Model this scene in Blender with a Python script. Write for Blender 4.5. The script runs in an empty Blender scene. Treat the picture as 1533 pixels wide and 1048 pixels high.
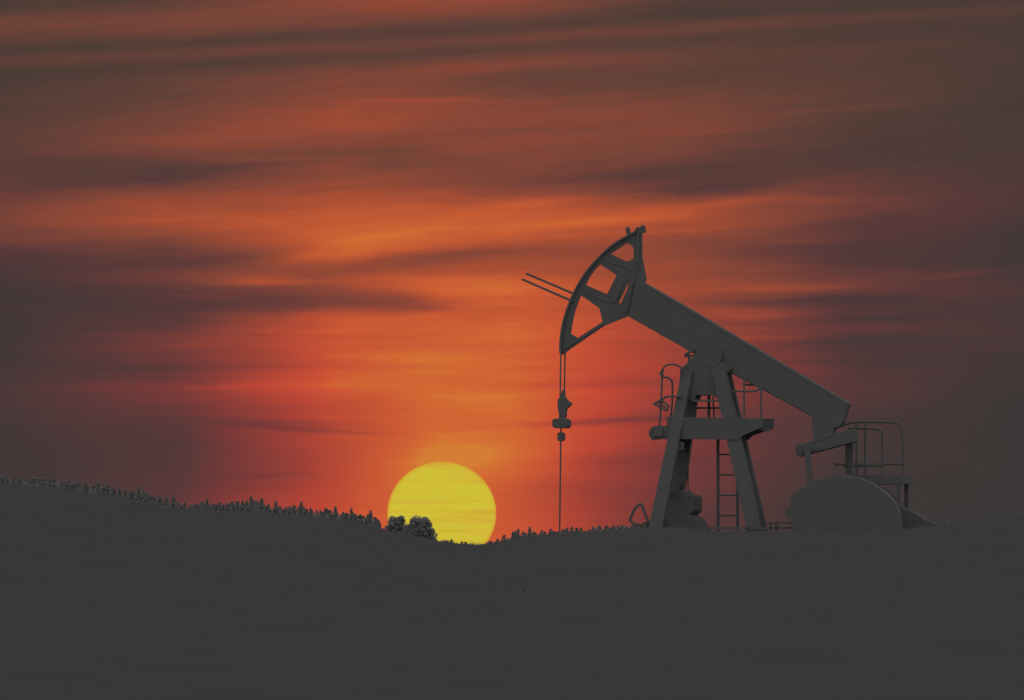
import bpy, bmesh, math, random
from mathutils import Vector, Matrix
from mathutils.geometry import tessellate_polygon

S = bpy.context.scene
C = S.collection
PI = math.pi
R = math.radians
random.seed(7)

# ------------------------------------------------------------------ camera
K = R(5.0) / 1533.0                 # one photo pixel in radians: a 5 degree telephoto view
HOR = 900.0                         # photo row of the true horizon
cam = bpy.data.cameras.new("camera")
cam.sensor_width = 36.0
cam.lens = 36.0 / (1533 * K)
cam.clip_start = 1.0
cam.clip_end = 200000.0
camo = bpy.data.objects.new("camera", cam)
C.objects.link(camo)
camo.location = (0, 0, 0)
camo.rotation_euler = (PI / 2 + math.atan((HOR - 524) * K), 0, 0)
S.camera = camo

# ------------------------------------------------------------------ exposure
S.view_settings.view_transform = 'Standard'
S.view_settings.look = 'None'
S.view_settings.exposure = 0.0
S.view_settings.gamma = 1.0
S.view_settings.use_curve_mapping = False
S.cycles.max_bounces = 6

SUN_PX, SUN_PY = 661.5, 768.5
sun_az = math.atan((SUN_PX - 766.5) * K)         # from +Y towards +X
sun_el = math.atan((HOR - SUN_PY) * K)
SUN_DIR = Vector((math.sin(sun_az) * math.cos(sun_el), math.cos(sun_az) * math.cos(sun_el), math.sin(sun_el)))

AMB = 0.46                          # pale twilight sky overhead and behind the camera


def lin(c):
    return tuple((v / 255 / 12.92) if v / 255 <= 0.04045 else ((v / 255 + 0.055) / 1.055) ** 2.4 for v in c) + (1.0,)


# ------------------------------------------------------------------ world
W = bpy.data.worlds.new("World")
S.world = W
W.use_nodes = True
nt = W.node_tree
nt.nodes.clear()
L = nt.links


def N(t, **kw):
    n = nt.nodes.new(t)
    for k, v in kw.items():
        setattr(n, k, v)
    return n


def put(sock, v):
    if isinstance(v, bpy.types.NodeSocket):
        L.new(v, sock)
    else:
        sock.default_value = v


def M(op, a, b=0.0, c=0.0, clamp=False):
    n = N('ShaderNodeMath', operation=op, use_clamp=clamp)
    put(n.inputs[0], a)
    put(n.inputs[1], b)
    if len(n.inputs) > 2:
        put(n.inputs[2], c)
    return n.outputs[0]


def MR(v, a, b, c=0.0, d=1.0, smooth=True):
    n = N('ShaderNodeMapRange', interpolation_type='SMOOTHSTEP' if smooth else 'LINEAR')
    for i, x in enumerate((v, a, b, c, d)):
        put(n.inputs[i], x)
    return n.outputs[0]


def ramp(v, stops, interp='EASE'):
    n = N('ShaderNodeValToRGB')
    cr = n.color_ramp
    cr.interpolation = interp
    while len(cr.elements) > 1:
        cr.elements.remove(cr.elements[-1])
    first = True
    for p, c in stops:
        if not isinstance(c, tuple):
            c = (c, c, c, 1.0)
        if first:
            e = cr.elements[0]
            e.position = p
            first = False
        else:
            e = cr.elements.new(p)
        e.color = c
    put(n.inputs[0], v)
    return n.outputs[0]


def mixf(t, a, b):
    n = N('ShaderNodeMix', data_type='FLOAT')
    put(n.inputs[0], t)
    put(n.inputs[2], a)
    put(n.inputs[3], b)
    return n.outputs[0]


def mixc(t, a, b):
    n = N('ShaderNodeMix', data_type='RGBA')
    put(n.inputs[0], t)
    put(n.inputs[6], a)
    put(n.inputs[7], b)
    return n.outputs[2]


tc = N('ShaderNodeTexCoord')
sx = N('ShaderNodeSeparateXYZ')
L.new(tc.outputs['Generated'], sx.inputs[0])
dx, dy, dz = sx.outputs
dys = M('MAXIMUM', dy, 0.02)
# azimuth U and height V of a direction, counted in 1/306 degree steps
U = M('MULTIPLY_ADD', M('DIVIDE', dx, dys), 1 / K, 766.5)
V = M('SUBTRACT', HOR, M('MULTIPLY', M('DIVIDE', dz, dys), 1 / K))

cmb = N('ShaderNodeCombineXYZ')
put(cmb.inputs[0], U)
put(cmb.inputs[1], V)
UV = cmb.outputs[0]


cmt = N('ShaderNodeCombineXYZ')
put(cmt.inputs[0], U)
put(cmt.inputs[1], M('MULTIPLY_ADD', U, MR(V, 100, 500, .085, .012), V))
UVT = cmt.outputs[0]


def noise(scale_u, scale_v, detail=4, off=0.0, rough=0.55, rot=0.0, src=None):
    m = N('ShaderNodeMapping')
    m.inputs['Scale'].default_value = (scale_u, scale_v, 1)
    m.inputs['Rotation'].default_value = (0, 0, rot)
    m.inputs['Location'].default_value = (off, off * 1.7, off)
    L.new(src or UV, m.inputs[0])
    n = N('ShaderNodeTexNoise')
    n.inputs['Scale'].default_value = 1.0
    n.inputs['Detail'].default_value = detail
    n.inputs['Roughness'].default_value = rough
    L.new(m.outputs[0], n.inputs['Vector'])
    return n.outputs[0]


# winds: streaks climb to the right high up and lie flat lower down
wob = M('MULTIPLY', M('SUBTRACT', noise(1 / 420, 1 / 90, 3, 3.1), 0.5), 26.0)
wob2 = M('MULTIPLY', M('SUBTRACT', noise(1 / 90, 1 / 14, 3, 9.1), 0.5), 15.0)
tiltf = MR(V, 120, 330, 0.052, 0.0)
damp = MR(V, 60, 260, 0.35, 1.0)
Vw0 = M('MULTIPLY_ADD', U, tiltf, V)
Vw = M('ADD', Vw0, M('MULTIPLY', M('ADD', wob, wob2), damp))
T = M('DIVIDE', Vw, 900.0)

COLS = {
    0: [(0, .10), (14, .12), (32, .29), (55, .22), (76, .10), (94, .18), (112, .09), (135, .12), (180, .17), (215, .2), (265, .2), (305, .3), (335, .34), (365, .24), (400, .14), (450, .11), (500, .08), (540, .09), (575, .12), (605, .12), (640, .09), (700, .07)],
    255: [(14, .17), (45, .32), (62, .26), (78, .14), (95, .23), (113, .14), (132, .2), (165, .24), (205, .36), (222, .38), (250, .2), (272, .22), (292, .42), (330, .62), (350, .45), (385, .24), (420, .3), (440, .21), (485, .24), (510, .33), (535, .29), (555, .25), (580, .31), (605, .3), (640, .2), (700, .19), (750, .23)],
    511: [(27, .44), (48, .35), (64, .27), (80, .16), (96, .27), (112, .17), (134, .34), (165, .42), (195, .56), (215, .52), (240, .36), (262, .4), (290, .56), (325, .75), (345, .83), (380, .8), (400, .62), (418, .62), (432, .48), (458, .47), (477, .75), (515, .75), (550, .72), (580, .83), (610, .66), (650, .66), (700, .58), (760, .72), (790, .78)],
    655: [(34, .47), (55, .36), (72, .2), (84, .16), (97, .28), (113, .18), (134, .36), (160, .35), (190, .45), (215, .45), (240, .37), (268, .38), (290, .55), (320, .76), (345, .82), (380, .64), (402, .62), (425, .80), (455, .74), (480, .82), (515, .82), (545, .9), (590, .88), (640, .9), (690, 1.0), (740, .97), (800, .85)],
    766: [(40, .46), (60, .33), (78, .16), (97, .29), (113, .19), (134, .38), (155, .25), (185, .35), (210, .42), (240, .41), (268, .37), (290, .42), (305, .68), (330, .78), (350, .8), (382, .6), (405, .62), (425, .84), (455, .8), (500, .85), (545, .86), (590, .9), (640, .88), (690, .86), (740, .80), (790, .78)],
    1022: [(53, .14), (78, .1), (94, .25), (112, .16), (138, .24), (170, .2), (200, .32), (222, .36), (248, .33), (270, .22), (292, .34), (315, .58), (330, .62), (345, .5), (365, .42), (400, .5), (432, .52), (470, .5), (510, .5), (550, .48), (600, .42), (640, .36), (690, .34), (740, .3), (790, .25)],
    1277: [(66, .11), (80, .10), (91, .19), (108, .12), (140, .17), (180, .17), (205, .2), (240, .14), (270, .16), (300, .3), (330, .23), (360, .22), (390, .17), (425, .27), (450, .17), (490, .21), (515, .15), (560, .19), (620, .14), (700, .08), (760, .05)],
    1533: [(80, .10), (93, .14), (112, .09), (150, .10), (200, .08), (240, .08), (270, .11), (300, .14), (340, .11), (390, .09), (430, .14), (470, .11), (520, .11), (600, .03), (700, .03), (760, .02)],
}
xs = sorted(COLS)
acc = None
for i, x in enumerate(xs):
    r = ramp(T, [(v / 900.0, (h,) * 3 + (1.0,)) for v, h in COLS[x]], 'CARDINAL')
    if acc is None:
        acc = r
    else:
        Uw = M('ADD', U, M('MULTIPLY', wob, 3.0))
        acc = mixf(MR(Uw, float(xs[i - 1]), float(x), 0, 1, False), acc, r)

# single cloud bars and lit slivers: centre u, v, half width, half height, tilt, strength
BARS = [
    (446, 388, 30, 12, .6, .05), (500, 364, 50, 11, .30, .01), (590, 346, 80, 9, .10, .05), (365, 384, 75, 15, .12, -.13), (570, 352, 90, 7, .06, .05), (540, 408, 90, 9, .10, -.08),
    (600, 452, 70, 12, 0.0, -.18), (430, 447, 120, 16, 0.0, -.09), (640, 461, 40, 6, 0.0, -.12), (690, 432, 90, 15, 0.03, .06),
    (540, 366, 120, 15, 0.08, .04), (392, 422, 70, 5, 0.0, .20), (640, 388, 170, 11, 0.08, -.16),
    (760, 377, 130, 6, 0.04, -.08), (800, 303, 70, 7, 0.03, .12),
    (950, 262, 190, 9, 0.07, -.06), (1010, 284, 110, 12, 0.08, -.10), (900, 330, 130, 8, 0.07, .14),
    (1090, 300, 90, 8, 0.12, .14), (1200, 297, 60, 6, -0.02, .12), (1150, 431, 110, 5, 0.03, .16),
    (1120, 472, 70, 8, 0.0, .14), (1110, 507, 90, 6, 0.02, .16), (1230, 511, 170, 6, 0.02, -.06),
    (1330, 478, 90, 6, 0.03, -.06), (1180, 450, 160, 7, 0.02, -.10), (1430, 410, 60, 4, 0.08, .08),
    (470, 644, 110, 4, -0.06, -.14), (420, 633, 120, 5, -0.04, -.10), (900, 629, 130, 5, 0.05, -.18),
    (860, 575, 130, 8, 0.03, -.08), (600, 540, 120, 10, 0.0, .08), (690, 595, 80, 14, 0.0, .06),
    (690, 680, 130, 26, 0.0, .10), (350, 578, 140, 5, 0.0, .05), (300, 548, 130, 7, 0.05, -.02),
    (640, 150, 130, 4, 0.0, .10), (760, 197, 150, 5, 0.02, -.06), (1080, 193, 90, 4, 0.06, .06),
    (400, 237, 120, 5, 0.0, .06), (560, 226, 80, 6, 0.05, -.08), (250, 272, 120, 10, 0.03, -.03),
    (930, 690, 110, 18, 0.0, -.08), (880, 735, 120, 16, 0.0, -.05), (520, 700, 60, 30, 0.0, .06),
    (430, 712, 100, 5, 0.0, -.08), (820, 500, 90, 18, 0.0, .04), (470, 495, 60, 4, 0.0, .07),
    (1330, 545, 120, 10, 0.0, -.04), (1180, 375, 160, 7, 0.06, -.05), (1010, 345, 90, 4, 0.05, .10),
    (130, 580, 130, 6, 0.0, .05), (100, 440, 150, 25, 0.0, -.04), (1260, 163, 110, 4, 0.05, .05),
]
cb = N('ShaderNodeCombineXYZ')
put(cb.inputs[0], M('MULTIPLY_ADD', wob, 5.0, U))
put(cb.inputs[1], M('MULTIPLY_ADD', M('ADD', wob, wob2), 0.55, V))
UVB = cb.outputs[0]
for (u, v, wu, wv, tilt, a) in BARS:
    m = N('ShaderNodeMapping')
    m.vector_type = 'TEXTURE'
    m.inputs['Location'].default_value = (u, v, 0)
    m.inputs['Rotation'].default_value = (0, 0, -math.atan(tilt))
    m.inputs['Scale'].default_value = (wu, wv, 1)
    L.new(UVB, m.inputs[0])
    vm = N('ShaderNodeVectorMath', operation='DOT_PRODUCT')
    L.new(m.outputs[0], vm.inputs[0])
    L.new(m.outputs[0], vm.inputs[1])
    g = M('POWER', 0.37, vm.outputs['Value'])
    acc = M('MULTIPLY_ADD', g, a, acc)

n1 = M('SUBTRACT', noise(1 / 210, 1 / 15, 6, 21.0, 0.6, 0.0, UVT), 0.5)
n2 = M('SUBTRACT', noise(1 / 80, 1 / 6.5, 5, 41.0, 0.62, R(-.6), UVT), 0.5)
nn = M('ADD', M('MULTIPLY', n1, 0.24), M('MULTIPLY', n2, 0.08))
nn = M('MULTIPLY', nn, MR(acc, 0.02, 0.45, 0.35, 1.0))
nn = M('MULTIPLY', nn, MR(V, 560, 700, 1.0, 0.45))
I = M('ADD', acc, nn, clamp=True)

hi = ramp(I, [(0, lin((57, 56, 55))), (.10, lin((77, 60, 55))), (.22, lin((98, 65, 56))), (.35, lin((122, 69, 56))),
              (.50, lin((148, 73, 54))), (.65, lin((172, 80, 52))), (.80, lin((198, 92, 52))), (.92, lin((210, 106, 52))), (1, lin((213, 125, 52)))], 'LINEAR')
lo = ramp(I, [(0, lin((57, 56, 55))), (.10, lin((70, 56, 56))), (.22, lin((92, 57, 57))), (.35, lin((122, 58, 56))),
              (.50, lin((155, 64, 55))), (.65, lin((190, 71, 54))), (.80, lin((211, 83, 53))), (.92, lin((211, 106, 52))), (1, lin((212, 125, 52)))], 'LINEAR')
fV = mixf(MR(I, .12, .45), MR(V, 150, 340), MR(V, 380, 600))
gd = M('ADD', M('POWER', M('DIVIDE', M('SUBTRACT', U, 675.0), 230.0), 2.0), M('POWER', M('DIVIDE', M('SUBTRACT', V, 640.0), 330.0), 2.0))
front = mixc(M('MULTIPLY', fV, MR(gd, .1, 1.0, .35, 1.0)), hi, lo)

# rest of the sky: a physical dusk sky under a thin pale veil, brighter away from the sunset
nish = N('ShaderNodeTexSky')
nish.sky_type = 'NISHITA'
nish.sun_disc = False
nish.sun_elevation = sun_el
nish.sun_rotation = sun_az
nishs = N('ShaderNodeVectorMath', operation='SCALE')
L.new(nish.outputs[0], nishs.inputs[0])
nishs.inputs['Scale'].default_value = 0.05
veil = N('ShaderNodeMix', data_type='RGBA', blend_type='ADD')
veil.inputs[0].default_value = 1.0
L.new(nishs.outputs[0], veil.inputs[6])
veil.inputs[7].default_value = (AMB, AMB * .99, AMB * .985, 1)
vd = N('ShaderNodeVectorMath', operation='DOT_PRODUCT')
L.new(tc.outputs['Generated'], vd.inputs[0])
vd.inputs[1].default_value = SUN_DIR
away = MR(vd.outputs['Value'], 0.9945, 0.965, 0.0, 1.0)
sky = mixc(away, front, veil.outputs[2])
bg = N('ShaderNodeBackground')
L.new(sky, bg.inputs[0])
bg.inputs[1].default_value = 1.0
wo = N('ShaderNodeOutputWorld')
L.new(bg.outputs[0], wo.inputs[0])
W.cycles.sampling_method = 'MANUAL'
W.cycles.sample_map_resolution = 512

# ------------------------------------------------------------------ sun lamp
sl = bpy.data.lights.new("sun_lamp", 'SUN')
sl.energy = 0.35
sl.angle = R(0.5)
sl.color = (1.0, 0.5, 0.2)
slo = bpy.data.objects.new("sun_lamp", sl)
C.objects.link(slo)
slo.rotation_euler = (-SUN_DIR).to_track_quat('-Z', 'Y').to_euler()


# ------------------------------------------------------------------ materials
def material(name, col, var=0.12, scale=6.0, rough=0.9, spec=0.0, col2=None, leaf=False):
    m = bpy.data.materials.new(name)
    m.use_nodes = True
    t = m.node_tree
    b = t.nodes['Principled BSDF']
    b.inputs['Roughness'].default_value = rough
    b.inputs['Specular IOR Level'].default_value = spec
    c = t.nodes.new('ShaderNodeTexCoord')
    n = t.nodes.new('ShaderNodeTexNoise')
    n.inputs['Scale'].default_value = scale
    n.inputs['Detail'].default_value = 5
    t.links.new(c.outputs['Object'], n.inputs['Vector'])
    r = t.nodes.new('ShaderNodeValToRGB')
    c2 = col2 or tuple(v * (1 + var) for v in col)
    c1 = tuple(v * (1 - var) for v in col) if col2 is None else col
    r.color_ramp.elements[0].position = .35
    r.color_ramp.elements[1].position = .65
    r.color_ramp.elements[0].color = c1 + (1,)
    r.color_ramp.elements[1].color = c2 + (1,)
    t.links.new(n.outputs[0], r.inputs[0])
    t.links.new(r.outputs[0], b.inputs['Base Color'])
    if leaf:                        # thin leaves pass half of their light on
        tr_ = t.nodes.new('ShaderNodeBsdfTranslucent')
        t.links.new(r.outputs[0], tr_.inputs['Color'])
        mx_ = t.nodes.new('ShaderNodeMixShader')
        mx_.inputs[0].default_value = .5
        t.links.new(b.outputs[0], mx_.inputs[1])
        t.links.new(tr_.outputs[0], mx_.inputs[2])
        t.links.new(mx_.outputs[0], [n_ for n_ in t.nodes if n_.type == 'OUTPUT_MATERIAL'][0].inputs[0])
    return m


m_ground = material('dry_earth', (.083, .0832, .0835), .025, .6)
m_grass = material('grass', (.17, .171, .17), .05, 3, leaf=True)
m_steel = material('painted_steel', (.148, .148, .148), .03, 3)
m_steel_b = material('worn_steel', (.150, .150, .150), .03, 8)
m_cable = material('steel_cable', (.17, .17, .17), .05, 20)
m_leaf = material('spruce_needles', (.29, .291, .291), .04, .8, leaf=True)
m_leaf_b = material('broad_leaves', (.35, .351, .351), .04, .8, leaf=True)
m_bark = material('bark', (.11, .10, .09), .1, 2)

# sun disc
m_sun = bpy.data.materials.new('sun_surface')
m_sun.use_nodes = True
t = m_sun.node_tree
t.nodes.clear()
out = t.nodes.new('ShaderNodeOutputMaterial')
em = t.nodes.new('ShaderNodeEmission')
tcn = t.nodes.new('ShaderNodeTexCoord')
mp = t.nodes.new('ShaderNodeMapping')
mp.inputs['Scale'].default_value = (0.45, 0.0, 7.0)
mp.inputs['Rotation'].default_value = (0, R(3), 0)
nz = t.nodes.new('ShaderNodeTexNoise')
nz.inputs['Scale'].default_value = 1.0
nz.inputs['Detail'].default_value = 3
t.links.new(tcn.outputs['Object'], mp.inputs[0])
t.links.new(mp.outputs[0], nz.inputs['Vector'])
rp = t.nodes.new('ShaderNodeValToRGB')
rp.color_ramp.elements[0].position = .24
rp.color_ramp.elements[0].color = lin((210, 166, 56))
rp.color_ramp.elements[1].position = .52
rp.color_ramp.elements[1].color = lin((208, 192, 55))
e = rp.color_ramp.elements.new(.38)
e.color = lin((209, 181, 55))
# one veil of cloud lies across the lower half of the disc
sz = t.nodes.new('ShaderNodeSeparateXYZ')
t.links.new(tcn.outputs['Object'], sz.inputs[0])


def TM(op, a, b, c=0.0):
    q_ = t.nodes.new('ShaderNodeMath')
    q_.operation = op
    for i_, v_ in enumerate((a, b, c)):
        if isinstance(v_, bpy.types.NodeSocket):
            t.links.new(v_, q_.inputs[i_])
        else:
            q_.inputs[i_].default_value = v_
    return q_.outputs[0]


val = nz.outputs[0]
for zc_, wz_, tl_, am_ in ((-.10, .11, .10, .16), (-.26, .03, .10, .08), (.33, .02, .0, .03), (.62, .05, 0, .05)):
    zz = TM('DIVIDE', TM('SUBTRACT', TM('MULTIPLY_ADD', sz.outputs[0], -tl_, sz.outputs[2]), zc_), wz_)
    val = TM('SUBTRACT', val, TM('MULTIPLY', TM('POWER', .37, TM('MULTIPLY', zz, zz)), am_))
t.links.new(val, rp.inputs[0])
gm = t.nodes.new('ShaderNodeNewGeometry')
dt = t.nodes.new('ShaderNodeVectorMath')
dt.operation = 'DOT_PRODUCT'
dt.inputs[1].default_value = -SUN_DIR
t.links.new(gm.outputs['Normal'], dt.inputs[0])
lr = t.nodes.new('ShaderNodeMapRange')
lr.interpolation_type = 'SMOOTHSTEP'
lr.inputs[1].default_value = 0.0
lr.inputs[2].default_value = 0.42
t.links.new(dt.outputs['Value'], lr.inputs[0])
mx = t.nodes.new('ShaderNodeMix')
mx.data_type = 'RGBA'
mx.inputs[6].default_value = lin((211, 150, 50))
t.links.new(lr.outputs[0], mx.inputs[0])
t.links.new(rp.outputs[0], mx.inputs[7])
t.links.new(mx.outputs[2], em.inputs[0])
t.links.new(em.outputs[0], out.inputs[0])


# ------------------------------------------------------------------ object helpers
def tag(o, label=None, cat=None, group=None, kind=None):
    if label:
        o['label'] = label
    if cat:
        o['category'] = cat
    if group:
        o['group'] = group
    if kind:
        o['kind'] = kind
    return o


def empty(name, loc=(0, 0, 0), rz=0.0):
    o = bpy.data.objects.new(name, None)
    o.empty_display_size = 0.3
    o.location = loc
    o.rotation_euler = (0, 0, rz)
    C.objects.link(o)
    return o


def link(name, me, mat, parent=None):
    o = bpy.data.objects.new(name, me)
    if mat:
        me.materials.append(mat)
    C.objects.link(o)
    if parent:
        o.parent = parent
    return o


class MB:
    """collects shapes into one mesh"""

    def __init__(self):
        self.v = []
        self.f = []

    def add(self, vs, fs):
        n = len(self.v)
        self.v += [tuple(p) for p in vs]
        self.f += [tuple(i + n for i in f) for f in fs]
        return self

    def box(self, x0, x1, y0, y1, z0, z1):
        return self.add([(x0, y0, z0), (x1, y0, z0), (x1, y1, z0), (x0, y1, z0), (x0, y0, z1), (x1, y0, z1), (x1, y1, z1), (x0, y1, z1)],
                        [(0, 3, 2, 1), (4, 5, 6, 7), (0, 1, 5, 4), (1, 2, 6, 5), (2, 3, 7, 6), (3, 0, 4, 7)])

    def bar(self, a, b, w, d, w2=None, d2=None):
        """square beam from a to b, w in the side plane, d in depth"""
        a, b = Vector(a), Vector(b)
        w2, d2 = w2 or w, d2 or d
        ax = (b - a).normalized()
        dep = Vector((0, 1, 0))
        dep = (dep - ax * dep.dot(ax))
        if dep.length < 1e-3:
            dep = Vector((1, 0, 0))
        dep.normalize()
        sd = ax.cross(dep)
        vs = []
        for p, ww, dd in ((a, w, d), (b, w2, d2)):
            for s1, s2 in ((-1, -1), (1, -1), (1, 1), (-1, 1)):
                vs.append(p + sd * (s1 * ww / 2) + dep * (s2 * dd / 2))
        return self.add(vs, [(0, 1, 2, 3), (7, 6, 5, 4), (0, 4, 5, 1), (1, 5, 6, 2), (2, 6, 7, 3), (3, 7, 4, 0)])

    def tube(self, pts, r, n=8, r1=None):
        pts = [Vector(p) for p in pts]
        rings = []
        up = Vector((0, 1, 0))
        for i, p in enumerate(pts):
            d = (pts[min(i + 1, len(pts) - 1)] - pts[max(i - 1, 0)]).normalized()
            a = up.cross(d)
            if a.length < .1:
                a = Vector((1, 0, 0)).cross(d)
            a.normalize()
            b = d.cross(a)
            rr = r if r1 is None else r + (r1 - r) * i / (len(pts) - 1)
            rings.append([p + a * math.cos(k * 2 * PI / n) * rr + b * math.sin(k * 2 * PI / n) * rr for k in range(n)])
        vs = [q for g in rings for q in g]
        fs = []
        for i in range(len(pts) - 1):
            for k in range(n):
                k2 = (k + 1) % n
                fs.append((i * n + k, i * n + k2, (i + 1) * n + k2, (i + 1) * n + k))
        fs.append(tuple(reversed(range(n))))
        fs.append(tuple((len(pts) - 1) * n + k for k in range(n)))
        return self.add(vs, fs)

    def disc(self, c, r, y0, y1, n=32):
        """wheel lying in the side plane (axis along depth)"""
        vs = []
        for y in (y0, y1):
            for k in range(n):
                vs.append((c[0] + r * math.cos(2 * PI * k / n), y, c[1] + r * math.sin(2 * PI * k / n)))
        fs = [tuple(range(n)), tuple(reversed(range(n, 2 * n)))]
        for k in range(n):
            k2 = (k + 1) % n
            fs.append((k, n + k, n + k2, k2))
        return self.add(vs, fs)

    def plate(self, outline, y0, y1, holes=()):
        """flat plate in the side plane with holes; outline [(x,z)]"""
        loops = [outline] + list(holes)
        flat = [p for l in loops for p in l]
        tris = tessellate_polygon([[Vector((p[0], p[1], 0)) for p in l] for l in loops])
        n = len(flat)
        vs = [(p[0], y0, p[1]) for p in flat] + [(p[0], y1, p[1]) for p in flat]
        fs = [tuple(t_) for t_ in tris] + [tuple(i + n for i in reversed(t_)) for t_ in tris]
        o = 0
        for l in loops:
            m_ = len(l)
            for k in range(m_):
                a, b = o + k, o + (k + 1) % m_
                fs.append((a, b, b + n, a + n))
            o += m_
        return self.add(vs, fs)

    def mesh(self, name, smooth=False, bevel=0.0):
        me = bpy.data.meshes.new(name)
        me.from_pydata(self.v, [], self.f)
        bm = bmesh.new()
        bm.from_mesh(me)
        bmesh.ops.recalc_face_normals(bm, faces=bm.faces)
        if bevel:
            es = [e_ for e_ in bm.edges if len(e_.link_faces) == 2 and e_.calc_face_angle(0) > .6]
            bmesh.ops.bevel(bm, geom=es, offset=bevel, segments=1, affect='EDGES', clamp_overlap=True)
        bm.to_mesh(me)
        bm.free()
        if smooth:
            for p in me.polygons:
                p.use_smooth = True
        return me

    def build(self, name, mat, parent=None, smooth=False, bevel=0.0):
        return link(name, self.mesh(name, smooth, bevel), mat, parent)


# ------------------------------------------------------------------ sun
SD = 60000.0
bm = bmesh.new()
bmesh.ops.create_uvsphere(bm, u_segments=96, v_segments=64, radius=1.0)
me = bpy.data.meshes.new('sun')
bm.to_mesh(me)
bm.free()
for p in me.polygons:
    p.use_smooth = True
sun = link('sun', me, m_sun)
sun.location = SUN_DIR * SD
sun.scale = (81.5 * K * SD, 81.5 * K * SD, 77.5 * K * SD)      # flattened a little by the air
tag(sun, 'large yellow setting sun disc half sunk behind the wooded ridge', 'sun')


# ------------------------------------------------------------------ terrain
def interp(tab, x):
    if x <= tab[0][0]:
        (x0, y0), (x1, y1) = tab[0], tab[1]
        return y0 + (x - x0) * (y1 - y0) / (x1 - x0) * .6
    if x >= tab[-1][0]:
        (x0, y0), (x1, y1) = tab[-2], tab[-1]
        return y1 + (x - x1) * (y1 - y0) / (x1 - x0) * .6
    for (x0, y0), (x1, y1) in zip(tab, tab[1:]):
        if x <= x1:
            return y0 + (y1 - y0) * (x - x0) / (x1 - x0)


def sstep(a, b, x):
    t_ = max(0.0, min(1.0, (x - a) / (b - a)))
    return t_ * t_ * (3 - 2 * t_)


# tree top profile of the far ridge (photo px)
TOPS = [(0, 711), (60, 714), (100, 718), (150, 724), (200, 732), (240, 741), (262, 748), (280, 757), (300, 752), (330, 753), (360, 750), (385, 748), (410, 756),
        (440, 757), (465, 758), (500, 763), (530, 766), (550, 769), (566, 776), (577, 799), (585, 796), (620, 796), (645, 803), (652, 807), (680, 811), (705, 813),
        (720, 817), (738, 812), (752, 806), (768, 799), (790, 795), (812, 797), (830, 793), (850, 791), (880, 791), (920, 788), (950, 787), (985, 790),
        (1030, 796), (1060, 801), (1180, 802), (1300, 798), (1370, 790), (1400, 785), (1430, 777), (1470, 774), (1533, 768)]
GBASE = [(0, 790), (150, 798), (300, 818), (450, 830), (600, 850), (720, 862), (850, 850), (1000, 845), (1150, 850), (1400, 840), (1533, 828)]
FORE = [(-600, 690), (0, 729), (100, 736), (200, 750), (270, 768), (400, 773), (500, 781), (555, 791), (600, 801), (650, 813), (720, 821), (745, 819), (775, 810), (838, 803), (900, 800), (950, 794), (1000, 796), (1050, 801), (1250, 801), (1350, 796), (1400, 789), (1440, 781), (1533, 773), (2400, 770)]
YR = 3000.0
CAMG = -1.7


def ridge_z(x):
    px = 766.5 + x / (K * YR)
    p0 = sum(interp(GBASE, px + d) for d in (-60, -30, 0, 30, 60)) / 5
    p0 = max(300.0, min(900.0, p0))
    return (HOR - p0) * K * YR


def crest_z(x):
    px = 766.5 + x / (K * 220)
    p0 = max(700.0, min(870.0, sum(interp(FORE, px + d) for d in (-15, 0, 15)) / 3))
    return (HOR - p0) * K * 220


def bump(x, y):
    return .008 * math.sin(x * 1.3 + y * .21) * math.sin(y * .33 - x * .4) + .004 * math.sin(x * 3.1 - y * .9)


def ground_z(x, y):
    near = CAMG
    zc = crest_z(x)
    z = near + (zc - near) * sstep(90, 214, y)
    if y > 226:
        z = zc + (-26 - zc) * sstep(226, 1100, y)
    if y > 1500:
        hz = ridge_z(x)
        z = -26 + (hz + 26) * sstep(1700, YR - 40, y)
        if y > YR:
            z = hz - 30 * sstep(YR + 30, YR + 1500, y)
    if 60 < y < 300:
        z += bump(x, y) * (0.35 if 212 < y < 228 else 1.0)
    return z


ys = [-3000, -1000, -300, -100, -30, 0, 30, 60, 90] + [100 + i * 4 for i in range(26)] + [204 + i for i in range(30)] + [236, 242, 250, 265, 290, 330, 400, 500, 650, 800, 950, 1100, 1300, 1500, 1700, 1850, 2000, 2150, 2300, 2450, 2600, 2700, 2800, 2850, 2900, 2930, 2960, 2990, 3020, 3050, 3100, 3200, 3400, 3800, 4500, 6000, 9000, 14000, 25000]
xsx = [-15000, -8000, -4000, -2000, -1000, -600, -400, -300, -220, -180]
xsx += [-160 + i * 8 for i in range(18)] + [-18 + i * .6 for i in range(61)] + [24 + i * 8 for i in range(18)]
xsx += [180, 220, 300, 400, 600, 1000, 2000, 4000, 8000, 15000]
vs = [(x, y, ground_z(x, y)) for y in ys for x in xsx]
nx = len(xsx)
fs = [(j * nx + i, j * nx + i + 1, (j + 1) * nx + i + 1, (j + 1) * nx + i) for j in range(len(ys) - 1) for i in range(nx - 1)]
me = bpy.data.meshes.new('ground')
me.from_pydata(vs, [], fs)
for p in me.polygons:
    p.use_smooth = True
tag(link('ground', me, m_ground), kind='structure')

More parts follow.
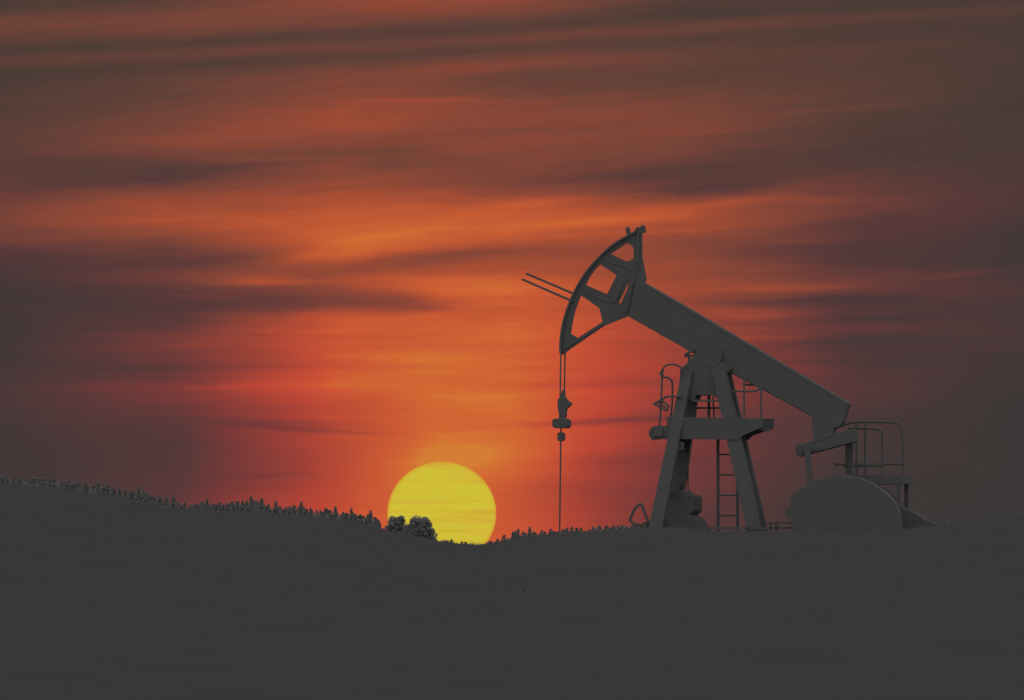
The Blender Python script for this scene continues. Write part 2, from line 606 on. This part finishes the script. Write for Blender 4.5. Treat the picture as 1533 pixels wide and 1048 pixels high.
# ------------------------------------------------------------------ grass on the near field
gm_ = MB()
rg = random.Random(3)
for i in range(7000):
    y = rg.uniform(150, 219) if i % 3 else rg.uniform(216, 226)
    x = rg.uniform(-11, 11)
    if 216 < y < 224 and x > 2.2 and rg.random() < .7:
        continue
    z = ground_z(x, y)
    h = rg.uniform(.02, .07) * (1.5 if rg.random() < .06 else 1)
    for k in range(3):
        a = rg.uniform(0, PI)
        w = rg.uniform(.008, .018)
        ox, oy = rg.uniform(-.06, .06), rg.uniform(-.06, .06)
        lx, ly = rg.uniform(-.6, .6) * h, rg.uniform(-.6, .6) * h
        gm_.add([(x + ox - w * math.cos(a), y + oy - w * math.sin(a), z - .02), (x + ox + w * math.cos(a), y + oy + w * math.sin(a), z - .02), (x + ox + lx, y + oy + ly, z + h)], [(0, 1, 2)])
me = bpy.data.meshes.new('grass')
me.from_pydata(gm_.v, [], gm_.f)
tag(link('grass', me, m_grass), 'short dark grass tufts on the foreground field', 'grass', kind='stuff')


# ------------------------------------------------------------------ tree meshes
def spruce(seed, h=13.0, w=2.0, card=.17, step=.24, nl=30):
    rr = random.Random(seed)
    tk = MB().tube([(0, 0, -.8), (0, 0, h * .5), (.05, 0, h * .98)], .17, 6, .02)
    cr = MB()

    def leafcard(p, s_):
        n_ = Vector((rr.gauss(0, 1), rr.gauss(0, 1), rr.gauss(0, .30))).normalized()
        a_ = n_.orthogonal().normalized()
        b_ = n_.cross(a_)
        t_ = rr.uniform(0, 6.28)
        a_, b_ = a_ * math.cos(t_) + b_ * math.sin(t_), b_ * math.cos(t_) - a_ * math.sin(t_)
        cr.add([p + a_ * s_, p + b_ * s_ * .7, p - a_ * s_, p - b_ * s_ * .7], [(0, 1, 2, 3)])
    for i in range(nl):
        f = i / (nl - 1)
        z0 = h * (.12 + .85 * f)
        rad = w * 1.3 * (1 - f) ** .75 * rr.uniform(.75, 1.12) + .28
        a0 = rr.uniform(0, 6)
        nb = 9
        for b in range(nb):
            a = a0 + b * 2 * PI / nb + rr.uniform(-.3, .3)
            r = rad * rr.uniform(.7, 1.15)
            drp = rr.uniform(.45, .8)
            nseg = max(2, int(r / step))
            for k in range(nseg):
                u = (k + rr.random()) / nseg
                for q in range(2):
                    p = Vector((math.cos(a) * r * u, math.sin(a) * r * u, z0 - drp * r * u + .12))
                    p += Vector((rr.gauss(0, 1), rr.gauss(0, 1), rr.gauss(0, 1))) * (.06 + .10 * r * (1 - f))
                    leafcard(p, card * rr.uniform(.8, 1.3))
    cr.tube([(0, 0, h * .9), (0, 0, h * .99)], .07, 4, .02)
    m1 = bpy.data.meshes.new('trunk')
    m1.from_pydata(tk.v, [], tk.f)
    m1.materials.append(m_bark)
    m2 = bpy.data.meshes.new('crown')
    m2.from_pydata(cr.v, [], cr.f)
    m2.materials.append(m_leaf)
    return m1, m2, h


def broadleaf(seed, h=10.0, w=3.2, dens=3400, lobes=26, zc=.57, zr=.42, ls_=.13):
    rr = random.Random(seed)
    tk = MB().tube([(0, 0, -.8), (.1, 0, h * .35), (0, .1, h * .7)], .25, 7, .06)
    cr = MB()
    ls = []
    for i in range(lobes):
        a = rr.uniform(0, 2 * PI)
        u = rr.uniform(-1, 1)
        rho = rr.uniform(.45, .86)
        q = math.sqrt(1 - u * u) * rho
        ls.append((math.cos(a) * q * w, math.sin(a) * q * w, h * zc + u * rho * h * zr, rr.uniform(.20, .36) * w * .9))
    ls.append((0, 0, h * zc, w * .8))
    ls.append((0, 0, h * (zc - .15), w * .8))
    for (lx, ly, lz, lr_) in ls:
        tk.tube([(0, 0, h * .3), (lx * .5, ly * .5, (lz + h * .25) * .55), (lx, ly, lz)], .07, 4, .02)
    for i in range(dens):
        lx, ly, lz, r = ls[i % len(ls)]
        v = Vector((rr.gauss(0, 1), rr.gauss(0, 1), rr.gauss(0, 1))).normalized() * r * rr.uniform(.35, 1.12) ** .7
        p = Vector((lx, ly, lz)) + v
        n = (v.normalized() + Vector((rr.uniform(-.7, .7), rr.uniform(-.7, .7), rr.uniform(-.7, .7)))).normalized()
        a = n.orthogonal().normalized()
        b = n.cross(a)
        s_ = rr.uniform(.6, 1.4) * ls_
        cr.add([p + a * s_, p + b * s_ * .7, p - a * s_, p - b * s_ * .7], [(0, 1, 2, 3)])
    m1 = bpy.data.meshes.new('trunk')
    m1.from_pydata(tk.v, [], tk.f)
    m1.materials.append(m_bark)
    m2 = bpy.data.meshes.new('crown')
    m2.from_pydata(cr.v, [], cr.f)
    m2.materials.append(m_leaf_b)
    return m1, m2, h


def tree_proto(name, parts):
    return name, parts


SPR = [spruce(11, 13, 1.7), spruce(12, 13, 2.2), spruce(13, 13, 1.4), spruce(14, 13, 2.6), spruce(15, 13, 1.9), spruce(16, 13, 2.1)]
PAIR = [broadleaf(41, 9.2, 2.6, 24000, 80, .48, .52, .14), broadleaf(42, 9.2, 3.6, 40000, 120, .48, .50, .14)]
BRO = [broadleaf(31, 11, 2.6), broadleaf(32, 11, 3.0), broadleaf(33, 11, 2.2, 2600, 18)]


def place_tree(name, parts, px, tip_py, y, label, group=None, wide=1.0, rz=None, cat='tree', h=None):
    m1, m2, hh = parts
    x = (px - 766.5) * K * y
    ztip = (HOR - tip_py) * K * y
    zg = ground_z(x, y)
    H = (ztip - zg) if h is None else h
    H = max(H, 2.5)
    zb = ztip - H
    o = empty(name, (x, y, zb), random.uniform(0, 6.28) if rz is None else rz)
    s = H / hh
    o.scale = (wide * (0.55 + .45 * s), wide * (0.55 + .45 * s), s)
    a = bpy.data.objects.new('trunk', m1)
    b = bpy.data.objects.new('crown', m2)
    for c in (a, b):
        C.objects.link(c)
        c.parent = o
    tag(o, label, cat, group)
    return o


# trees singled out by the photo: px, tip row, kind, label
SPECIAL = [
    (208, 726, 'spruce', 'pointed conifer standing proud of the dark left slope of the ridge', 1),
    (260, 741, 'spruce', 'conifer at the edge of the small notch in the left skyline', 3),
    (277, 751, 'spruce', 'low slim conifer inside the notch of the left skyline', 2),
    (310, 746, 'spruce', 'broad conifer first to rise right of the left skyline notch', 3),
    (376, 741, 'spruce', 'tallest spiky conifer of the ridge between the notch and the sun', 0),
    (392, 745, 'spruce', 'slim conifer just right of the tallest spiky conifer', 2),
    (413, 749, 'spruce', 'dense conifer two trees right of the tallest spiky conifer', 3),
    (451, 750, 'spruce', 'thin sharp conifer halfway between the tallest conifer and the sun', 2),
    (502, 757, 'spruce', 'thin conifer spire shortly before the skyline steps down to the sun', 2),
    (526, 760, 'spruce', 'narrow conifer next to the last tall conifer left of the sun', 2),
    (555, 763, 'spruce', 'last tall full conifer left of the sun before the skyline drops', 3),
    (776, 791, 'spruce', 'pointed conifer on the rise just right of the sun', 2),
    (793, 788, 'spruce', 'tallest pointed conifer between the sun and the polished rod', 0),
    (768, 795, 'spruce', 'small conifer nearest the right edge of the sun', 2),
]
for px, tp, kd, lb, vi in SPECIAL:
    place_tree('conifer', SPR[vi], px, tp, YR - 60 + random.uniform(-10, 10), lb, 'conifers along the ridge skyline')
place_tree('broadleaf_tree', PAIR[0], 594, 770, YR - 75, 'round bushy tree against the left edge of the sun, left one of the pair', 'round trees before the sun', 1.22, h=9.2)
place_tree('broadleaf_tree', PAIR[1], 628, 769.5, YR - 80, 'wider round tree in front of the sun, right one of the pair', 'round trees before the sun', 1.12, h=9.2)
place_tree('broadleaf_tree', BRO[0], 545, 768, YR - 70, 'rounded leafy tree where the skyline drops towards the sun', None, .9)

ZONES = [
    (-10, 250, 11, 'dark conifer blending into the high left slope of the ridge', 'conifers of the left slope', 1.0),
    (285, 575, 7, 'dark conifer in the jagged skyline left of the sun', 'conifers of the skyline left of the sun', 3.5),
    (583, 652, 7, 'conifer', 'conifers behind the round trees', 3),
    (652, 735, 8, 'low conifer top in the dip below the yellow sun', 'conifers under the sun', 3),
    (735, 965, 5.5, 'dark conifer on the low skyline right of the sun', 'conifers of the skyline right of the sun', 4.5),
    (975, 1190, 13, 'conifer behind the feet of the oil pump', 'conifers behind the pump', 2),
    (1330, 1545, 10, 'dark conifer on the dim ridge right of the oil pump', 'conifers of the right ridge', 4),
]
rt = random.Random(5)
ORD = ['first', 'second', 'third', 'fourth', 'fifth', 'sixth', 'seventh', 'eighth', 'ninth', 'tenth', 'eleventh', 'twelfth', 'thirteenth', 'fourteenth', 'fifteenth', 'sixteenth', 'seventeenth', 'eighteenth', 'nineteenth', 'twentieth']
MARKS = [(-30, "the photo's left edge"), (208, 'the pointed left slope conifer'), (262, 'the notch in the left skyline'), (376, 'the tallest spiky conifer'),
         (451, 'the thin sharp conifer'), (526, 'the narrow spire near the sun'), (651, 'the round trees before the sun'), (743, "the sun's right edge"),
         (793, 'the tallest conifer beyond the sun'), (838, "the pump's polished rod"), (946, 'the pipe loop beside the pump'), (985, "the pump's front legs"),
         (1125, "the pump's rear legs"), (1360, 'the service deck'), (1563, "the photo's right edge")]
rows = []
for x0, x1, st, lb, gr, jit in ZONES:
    px = x0
    while px < x1:
        if rt.random() < (.45 if 600 < px < 960 else .16):
            nm, pr, wd = 'broadleaf_tree', rt.choice(BRO), .75
            l2, g2 = 'leafy tree', gr.replace('conifers', 'leafy trees')
        else:
            nm, pr, wd, l2, g2 = 'conifer', rt.choice(SPR), rt.uniform(.85, 1.15) * (1.25 if 600 < px < 960 else 1), 'conifer', gr
        tp = interp(TOPS, px) + rt.uniform(-.4, 1) * jit - (3 if 650 < px < 960 else 0)
        rows.append((px, tp, nm, pr, wd, l2, g2, YR - 40 + rt.uniform(-30, 40)))
        px += st * rt.uniform(.6, 1.4)
rows.sort(key=lambda r_: r_[0])
for row_ in rows:
    px, tp, nm, pr, wd, l2, g2, yy = row_
    mk = min(MARKS, key=lambda m_: abs(m_[0] - px))
    side = 'right' if px >= mk[0] else 'left'
    k = sum(1 for q_ in rows if q_[5] == l2 and (mk[0] <= q_[0] < px if side == 'right' else px < q_[0] < mk[0]))
    if 'edge' in mk[1] and 'photo' in mk[1]:
        lb = 'dark %s on the ridge, %s counted from %s' % (l2, ORD[k], mk[1])
    else:
        lb = 'dark %s, %s to the %s of %s' % (l2, ORD[k], side, mk[1])
    place_tree(nm, pr, px, tp, yy, lb, g2, wd)

# the mass of the wood below and behind those tops: one object
fv, ff = [], []
fr = random.Random(9)


def add_far(parts, x, y, z, s, sx_, a):
    me_ = parts[1]
    n = len(fv)
    ca, sa = math.cos(a), math.sin(a)
    for v in me_.vertices:
        fv.append(((v.co.x * ca - v.co.y * sa) * sx_ + x, (v.co.x * sa + v.co.y * ca) * sx_ + y, v.co.z * s + z))
    for p in me_.polygons:
        ff.append(tuple(i + n for i in p.vertices))


LOWS = [spruce(51, 13, 2.6, .34, .6, 20), spruce(52, 13, 2.9, .34, .6, 20), broadleaf(61, 13, 3.2, 1500, 20, .55, .45, .22)]
for row in range(5):
    yy = YR + 60 - row * 35
    x = -160.0
    while x < 160:
        px = 766.5 + x / (K * yy)
        zg = ground_z(x, yy)
        lim = (HOR - interp(TOPS, px) + 3.5 - row * 1.3 - fr.uniform(0, 6)) * K * yy
        H = min(14.0, lim - zg)
        if H > 2.5:
            add_far(fr.choice(LOWS), x, yy + fr.uniform(-12, 12), zg - .3, H / 13, .75 + .35 * H / 13, fr.uniform(0, 6))
        x += fr.uniform(1.3, 2.7)
me = bpy.data.meshes.new('forest')
me.from_pydata(fv, [], ff)
tag(link('forest', me, m_leaf), 'dense dark forest covering the far ridge below its skyline trees', 'forest', kind='stuff')

# ------------------------------------------------------------------ oil pump
PS = K * 220.0                      # metres per photo px at the pump
PSI = R(-15)
CX, BY = 1100.0, 803.0
PX0 = (CX - 766.5) * PS
PZ0 = (HOR - BY) * PS
cps, sps = math.cos(PSI), math.sin(PSI)


def PX(px, yl=0.0):
    return ((px - CX) * PS + yl * sps) / cps


def PZ(py):
    return (BY - py) * PS


def P3(px, py, yl=0.0):
    return Vector((PX(px, yl), yl, PZ(py)))


def P2(pts, yl=0.0):
    return [(PX(a, yl), PZ(b)) for a, b in pts]


pump = empty('oil_pump', (PX0, 220.0, PZ0), PSI)
tag(pump, 'tall dark oil pumpjack with a curved open horse head, standing on the field', 'oil pump')


def smooth_pts(pts, closed=False, sub=3):
    res = []
    n = len(pts)
    for i in range(n - 1):
        p0, p1, p2, p3 = pts[max(i - 1, 0)], pts[i], pts[i + 1], pts[min(i + 2, n - 1)]
        for k in range(sub):
            t_ = k / sub
            res.append(tuple(.5 * ((2 * p1[j]) + (-p0[j] + p2[j]) * t_ + (2 * p0[j] - 5 * p1[j] + 4 * p2[j] - p3[j]) * t_ ** 2 + (-p0[j] + 3 * p1[j] - 3 * p2[j] + p3[j]) * t_ ** 3) for j in range(len(p1))))
    res.append(tuple(pts[-1]))
    return res


# --- horse head
ARC = [(954, 343), (938.5, 351.5), (917.5, 364.5), (897.5, 382.5), (877.5, 405.5), (862.5, 430), (851.5, 454.5), (843.5, 480), (839.5, 503), (838.5, 527)]
arc = smooth_pts(ARC)
outline = arc + [(842, 530), (848.5, 525.5), (853.5, 521.5), (904.5, 486.8), (942, 472), (955, 446), (965.5, 423), (968.5, 417), (962, 383), (962, 338.5), (957, 339)]
holes = [
    [(914.8, 378.8), (939, 362.5), (947.5, 367), (949.4, 371), (949.4, 386), (939, 390.3)],
    [(899, 394), (924, 410.5), (909.5, 439), (877.5, 425), (884, 412), (891, 402.5)],
    [(870, 440.5), (898, 460), (903, 480.5), (865.5, 504.7), (855, 498), (857.5, 481), (861.5, 464)],
    [(946.8, 416), (943, 418), (927, 452), (929.8, 453.8)],
]
head = empty('horse_head')
head.parent = pump
head_m = MB().plate(P2(outline), -.02, .02, [P2(h_) for h_ in holes]).build('web_plate', m_steel, head)
tr = MB()
inner = [(a + (6.3 if i < len(arc) * .45 else 7.5) * nxn, b) for i, ((a, b), nxn) in enumerate(zip(arc, [1.0] * len(arc)))]
# curved track that carries the cables
n = len(arc)
outp, inp = [], []
for i, (a, b) in enumerate(arc):
    a0, b0 = arc[max(i - 1, 0)]
    a1, b1 = arc[min(i + 1, n - 1)]
    d = Vector((a1 - a0, b1 - b0)).normalized()
    nrm = Vector((-d.y, d.x))
    if nrm.x < 0:
        nrm = -nrm
    outp.append((a, b))
    inp.append((a + nrm.x * 3.0, b + nrm.y * 3.0))
tr.plate(P2(outp + inp[::-1]), -.07, .07)
tr.build('track', m_steel_b, head)
rb = MB()
# stiffening flanges on both faces of the web
for ys_ in (-1, 1):
    for k_, (a, b, w) in enumerate((((907, 387), (952, 402), .06), ((876, 434), (918, 452), .06), ((934, 416), (919, 450), .10),
                                    ((951, 402), (936, 466), .10), ((848, 519), (904, 483), .045), ((956, 348), (956, 398), .06))):
        rb.bar(P3(a[0], a[1]) + Vector((0, ys_ * (.022 + .0015 * k_), 0)), P3(b[0], b[1]) + Vector((0, ys_ * (.022 + .0015 * k_), 0)), w, .02)
rb.build('stiffener', m_steel_b, head)
for a, b in ((940.2, 341.5), (954.5, 341), (963, 338.5)):
    lug = MB()
    lug.disc((PX(a), PZ(b)), 3.1 * PS if a != 954.5 else 2.0 * PS, -.03, .03, 14)
    lug.bar(P3(a, b), P3(a + 2.0, b + 9), .075, .05)
    lug.build('lifting_lug', m_steel, head)
for (a, b, c, d, yl) in ((788, 407, 862, 439, .03), (781.5, 415.5, 860, 450.5, -.03)):
    MB().tube([P3(a, b, yl), P3(c, d, yl)], 1.7 * PS, 8).build('rod', m_steel_b, head)

# --- walking beam (box girder)
bt = [(955, 418), (967, 423), (1022, 454.8), (1271.5, 604.5), (1262.5, 634), (1249, 640), (1217, 624), (1044, 531), (995, 502.5), (944, 473.5)]
beam = MB()
beam.plate(P2(bt), -.11, .11)
b_o = beam.build('walking_beam', m_steel, pump, bevel=.01)
fl = MB()
for ys_ in (-1, 1):
    pass
fl.bar(P3(970, 426.5), P3(1270, 606), .03, .236)
fl.bar(P3(990, 499), P3(1218, 621.5), .03, .236)
fl.build('flange', m_steel_b, b_o)
MB().plate(P2([(991, 494), (1006, 500), (1004.5, 503.5), (995, 504)]), -.06, .06).build('stop_block', m_steel_b, b_o)

# --- samson post: saddle bearing, head frame and four legs
MB().plate(P2([(1047, 524), (1100, 552), (1092, 560), (1094, 572), (1078, 596), (1068, 592), (1046, 592), (1044, 600), (1022, 598), (1022.5, 553), (1033, 543.5), (1041, 535)]), -.22, .22).build('post_head', m_steel, pump, bevel=.01)
sb = MB()
sb.disc((PX(1069), PZ(534)), .20, -.226, .226, 24)
sb.build('saddle_bearing', m_steel_b, pump, smooth=False)
MB().bar(P3(1030, 556, -.2), P3(980, 800, -.75), .20, .14, .25, .16).build('leg', m_steel, pump)
MB().bar(P3(1040, 566, .2), P3(1007, 800, .75), .24, .14, .24, .16).build('leg', m_steel, pump)
MB().bar(P3(1077, 556, -.2), P3(1131, 803, -.50), .26, .14, .27, .16).build('leg', m_steel, pump)
MB().bar(P3(1084, 556, .2), P3(1141, 803, .50), .25, .14, .25, .16).build('leg', m_steel, pump)
for _a, _b in (((P3(992, 733, -.62), P3(1018, 733, .62)), (.20, .10)), ((P3(1020, 668, -.4), P3(1022, 668, .4)), (.16, .10)), ((P3(1036, 600, -.24), P3(1086, 600, -.24)), (.04, .05))):
    MB().bar(_a[0], _a[1], _b[0], _b[1]).build('cross_brace', m_steel_b, pump)

# --- work platform on the post
plat = MB()
plat.plate(P2([(986, 638), (1007, 637), (1007, 624.5), (1149, 627), (1149, 640), (1119, 653), (1112, 659), (1002, 657), (985, 659), (980, 652), (980, 645)]), -.42, -.34)
plat.plate(P2([(988, 639), (1010, 638), (1010, 624.5), (1151, 627), (1151, 640.5), (1119, 652), (1112, 658.5), (1002, 656), (987, 657), (982, 651), (982, 645)]), .34, .42)
plat.box(PX(992), PX(1148), -.34, .34, PZ(645), PZ(640))
plat.bar(P3(985, 648, -.5), P3(985, 648, .5), .14, .14)
plat_o = plat.build('platform', m_steel, pump)
TR = 1.55 * PS


def tube_px(pts, yl=0.0, r=TR, sub=3, ylist=None):
    q = smooth_pts(pts, sub=sub) if sub > 1 else pts
    m = MB()
    m.tube([P3(a, b, yl) for a, b in q], r, 7)
    return m


lr1 = tube_px([(986.7, 642), (989, 615), (990.2, 590), (991.5, 562), (993.5, 551), (999, 546.5), (1011, 546), (1019, 550), (1023, 553)], -.40)
for m_, s_ in ((tube_px([(993, 563), (1001, 564.5), (1006, 568.5), (1007.4, 576), (1007, 603), (1003.5, 638)], .40), 0),
               (tube_px([(992, 599), (996, 594.5), (1003, 593.5), (1021, 594.5)], -.40), 0),
               (tube_px([(1021, 551), (1021, 600)], -.30, sub=1), 0)):
    m_.build('railing', m_steel_b, plat_o)
lr1.build('railing', m_steel_b, plat_o)
lr2 = tube_px([(1113.2, 560), (1113.2, 628)], -.38, sub=1)
for m_ in (tube_px([(1138.5, 578), (1138.5, 628)], -.38, sub=1), tube_px([(1096, 586), (1116, 586.5), (1129, 586), (1136, 583), (1138.5, 578)], -.38),
           tube_px([(1113, 575), (1137, 576.5)], .38, sub=1)):
    m_.build('railing', m_steel_b, plat_o)
lr2.build('railing', m_steel_b, plat_o)
lr3 = MB().bar(P3(1062, 590, .38), P3(1062, 628, .38), .045, .045)
t3 = tube_px([(1040, 610), (1080, 610)], .38, sub=1)
lr3.add(t3.v, t3.f)
t3 = tube_px([(1068, 594), (1070, 626)], .38, sub=1, r=TR * .8)
lr3.add(t3.v, t3.f)
lr3.build('railing', m_steel_b, plat_o)
# small bracket fixed on the left railing and a clamp higher up
bk = MB()
for a, b in (((979, 605), (989, 599)), ((989, 599), (1001, 608)), ((979, 605), (998, 615)), ((1001, 608), (998, 615)), ((985, 603), (996, 610))):
    bk.bar(P3(a[0], a[1], -.42), P3(b[0], b[1], -.42), .035, .05)
bk.build('bracket', m_steel_b, plat_o)
MB().plate(P2([(987, 560), (991.5, 553), (993, 562), (990, 563)], -.42), -.46, -.40).build('clamp', m_steel_b, plat_o)
# lubrication lever on the post head
gl = MB()
for a, b, w in (((1026, 531), (1040, 523), .045), ((1026, 532), (1038, 533), .045), ((1032, 531), (1032, 541), .04), ((1032, 541), (1040, 543), .05), ((1025, 531.5), (1031, 532), .07)):
    gl.bar(P3(a[0], a[1], -.15), P3(b[0], b[1], -.15), w, .05)
gl.build('lubricator', m_steel_b, pump)

# --- ladder
ld = empty('ladder')
ld.parent = pump
for a in (1075.5, 1104.5):
    MB().bar(P3(a, 650 if a < 1080 else 655, .30), P3(a, 801, .30), .05, .04).build('ladder_rail', m_steel_b, ld)
for b in (680, 710.6, 741.3, 771.6, 791):
    MB().tube([P3(1075.5, b, .30), P3(1104.5, b, .30)], .016, 7).build('rung', m_steel_b, ld)
MB().tube([P3(1031, 690, .55), P3(1031, 738, .55)], 1.1 * PS, 6).build('conduit', m_steel_b, pump)

# --- equalizer and its bearing below the beam's tail
MB().plate(P2([(1216.5, 622), (1262, 634), (1257, 640), (1248, 643), (1250, 652), (1220, 664)]), -.14, .14).build('tail_bearing', m_steel, pump, bevel=.008)
MB().plate(P2([(1192.5, 666.5), (1214, 661), (1276, 643), (1280.5, 645.5), (1279.5, 662.5), (1240, 673), (1197.5, 684), (1193.5, 679.5)]), -.13, .13).build('equalizer', m_steel, pump, bevel=.01)
for (a, b, c, d, w, yl) in ((1206.5, 676, 1213, 745, .095, -.62), (1272, 658, 1271, 745, .135, .62)):
    MB().bar(P3(a, b, yl), P3(c, d, yl), w, .08).build('pitman_arm', m_steel, pump)
MB().bar(P3(1206.5, 673, -.66), P3(1206.5, 673, .05), .10, .12).build('equalizer_pin', m_steel_b, pump)
MB().bar(P3(1272, 656, -.05), P3(1272, 656, .66), .10, .12).build('equalizer_pin', m_steel_b, pump)
tb = tube_px([(1249, 694.5), (1272, 696)], .58, sub=1, r=1.6 * PS)
tb.build('pin', m_steel_b, pump)

# --- cranks with counterweights, gear box, motor and skid
CW = [(1176, 773), (1175.5, 763.5), (1183, 757.5), (1184, 743.5), (1190, 738.5), (1200, 733), (1209, 723.5), (1222, 719), (1244, 713.5), (1262, 712.5), (1284, 716), (1306, 727), (1322, 738), (1336, 752), (1343, 768), (1345, 786), (1342, 804), (1186, 804), (1185, 782), (1181, 777.5)]
MB().plate(P2(CW, -.78), -.88, -.66).build('counterweight', m_steel, pump, bevel=.006)
CW2 = [(a + 22 if a < 1250 else a + 22, b + 6) for a, b in CW[5:17]] + [(1232, 800)]
CW2 = [(1232, 745), (1262, 722), (1300, 722), (1330, 735), (1348, 757), (1356, 762), (1371, 768), (1386, 778), (1402, 785), (1404, 804), (1232, 804)]
MB().plate(P2(CW2, .74), .66, .86).build('counterweight', m_steel, pump, bevel=.006)
for yl in (-.60, .60):
    MB().bar(P3(1330, 790, yl), P3(1212, 738, yl), .30, .08, .20, .08).build('crank', m_steel, pump)
gb = MB().plate(P2([(1222, 804), (1222, 748), (1240, 728), (1290, 728), (1330, 748), (1336, 770), (1336, 804)]), -.42, .42)
gb.build('gear_box', m_steel, pump, bevel=.03)
MB().tube([P3(1278, 764, -.66), P3(1278, 764, .66)], .09, 16).build('crank_shaft', m_steel_b, pump)
sk = MB()
for yl in (-.55, .55):
    sk.bar(P3(968, 806, yl), P3(1420, 806, yl), .12, .12)
for a in (975, 1040, 1130, 1240, 1340, 1400):
    sk.bar(P3(a, 806, -.55), P3(a, 806, .55), .10, .12)
sk.build('skid', m_steel, pump)
gr_ = MB()
for b in (783.5, 791):
    gr_.bar(P3(1044 if b > 790 else 1150, b, -.62), P3(1186, b, -.62), .035 if b < 790 else .05, .03)
for a in (1152, 1117, 1062, 1161):
    gr_.bar(P3(a, 782.5 if a > 1140 else 790, -.62), P3(a, 806, -.62), .05, .03)
gr_.build('guard_rail', m_steel_b, pump)
# motor with its belt guard between the left legs
mo = MB().plate(P2([(1000, 800), (1003, 752), (1010, 741), (1022, 737), (1024, 733), (1031, 736.5), (1033, 740), (1044, 741.5), (1045.5, 747), (1045, 765), (1038, 771), (1042, 772.5), (1049, 777), (1054, 787), (1056, 804), (1000, 806)], .2), -.10, .55)
mo.build('motor', m_steel, pump, bevel=.02)
MB().plate(P2([(960, 806), (962, 783), (975, 779), (1000, 776), (1008, 778), (1010, 806)], -.5), -.58, -.50).build('belt_guard', m_steel, pump)

# --- carrier cables, clamp, carrier bar and polished rod (they hang from the horse head)
for a0, a1, yl in ((840.0, 838.8, -.06), (846.3, 845.2, .06)):
    MB().tube([P3(a0, 520, yl), P3(a1, 600, yl), P3(a1 + .3, 630, yl)], 1.25 * PS, 7).build('carrier_cable', m_cable, pump)
cl = MB()
cl.plate(P2([(843.6, 582), (845.6, 583), (846.2, 593), (852, 600), (853, 607), (848.5, 612), (848, 622), (845.5, 627), (838.5, 627), (837.5, 614), (836.2, 611), (836.2, 597), (840, 594)]), -.06, .06)
cl.disc((PX(853.5), PZ(603.7)), 3.1 * PS, -.05, .05, 16)
cl.build('cable_clamp', m_steel_b, pump)
MB().plate(P2([(830, 627.5), (835, 625.5), (848, 625.5), (852.5, 628), (852.5, 638), (848.5, 640), (833, 640), (830, 637)]), -.16, .16).build('carrier_bar', m_steel, pump, bevel=.008)
MB().plate(P2([(836, 647.5), (838, 646.5), (843, 646.5), (845.2, 648), (845.2, 657.5), (842.5, 659.5), (837.5, 659.5), (835.8, 657.5)]), -.07, .07).build('rod_clamp', m_steel_b, pump, bevel=.005)
MB().tube([P3(840.5, 628), P3(839.8, 660), P3(837.8, 818)], 1.25 * PS, 8).build('polished_rod', m_steel_b, pump)

# ------------------------------------------------------------------ wellhead under the rod
whx = PX0 + (PX(837.8)) * cps
why = 220 + PX(837.8) * sps
gz = ground_z(whx, why)
wh = empty('wellhead', (whx, why, gz))
top = (HOR - 800) * PS - gz
MB().tube([(0, 0, -.1), (0, 0, top * .55)], .09, 16).build('casing', m_steel, wh)
MB().tube([(0, 0, top * .3), (0, 0, top * .4)], .15, 20).build('flange', m_steel_b, wh)
MB().tube([(0, 0, top * .55), (0, 0, top)], .045, 12).build('stuffing_box', m_steel_b, wh)
tv = MB().tube([(0, 0, top * .48), (.32, 0, top * .48)], .04, 10)
tv.build('outlet_pipe', m_steel, wh)
tag(wh, 'low steel wellhead with side pipe at the foot of the polished rod', 'wellhead')

# ------------------------------------------------------------------ service deck behind the cranks
Q = -.95
sdx = PX0
sd = empty('service_deck', (PX0, 220.0, PZ0), PSI)
tag(sd, 'railed steel service deck on posts at the right end of the pump', 'platform')
DY = 1.0


def D3(px, py, dy=0.0):
    return P3(px, py, DY + dy)


MB().plate(P2([(1262, 711.5), (1360.5, 712), (1360.5, 724.5), (1300, 726), (1262, 724)], DY), DY - .3, DY + .3).build('deck', m_steel, sd)
for a, dy in ((1345, -.26), (1358.3, .26)):
    MB().bar(D3(a, 722, dy), D3(a, 808, dy), .075, .07).build('post', m_steel, sd)
for a, dy in ((1270, -.26), (1284, .26)):
    MB().bar(D3(a, 722, dy), D3(a, 808, dy), .075, .07).build('post', m_steel, sd)


def dtube(pts, dy, r=1.9 * PS, sub=3):
    q = smooth_pts(pts, sub=sub) if sub > 1 else pts
    m = MB()
    m.tube([D3(a, b, dy) for a, b in q], r, 7)
    return m


ra = dtube([(1263, 637), (1272, 633), (1284, 631), (1315, 631), (1340, 632), (1349, 635), (1351, 643), (1353, 668), (1354, 713)], .26)
for m_ in (dtube([(1264, 694), (1354, 694)], .26, sub=1), dtube([(1284, 631), (1284, 713)], .26, sub=1)):
    ra.add(m_.v, m_.f)
ra.build('railing', m_steel_b, sd)
rb2 = dtube([(1270, 641), (1290, 641), (1312, 642), (1319, 645), (1321, 652), (1321, 713)], -.26)
for m_ in (dtube([(1295.5, 631), (1295.5, 713)], -.26, sub=1), dtube([(1264, 697), (1321, 697)], -.26, sub=1)):
    rb2.add(m_.v, m_.f)
rb2.build('railing', m_steel_b, sd)

# ------------------------------------------------------------------ bent pipe loop left of the pump's front leg
pl = empty('pipe_loop', (PX0, 220.0, PZ0), PSI)
q = tube_px([(970, 779), (966, 771), (961, 757), (957.5, 755), (950, 762), (945.5, 772), (943, 778), (947, 783), (956, 786), (968, 786)], -.7, r=2.2 * PS, sub=2)
q.build('loop', m_steel_b, pl)
MB().bar(P3(965, 784, -.7), P3(965, 808, -.7), .07, .07).build('stake', m_steel_b, pl)
MB().bar(P3(950, 784, -.7), P3(950, 812, -.7), .07, .07).build('stake', m_steel_b, pl)
tag(pl, 'small bent steel pipe loop standing left of the front leg of the pump', 'pipe')
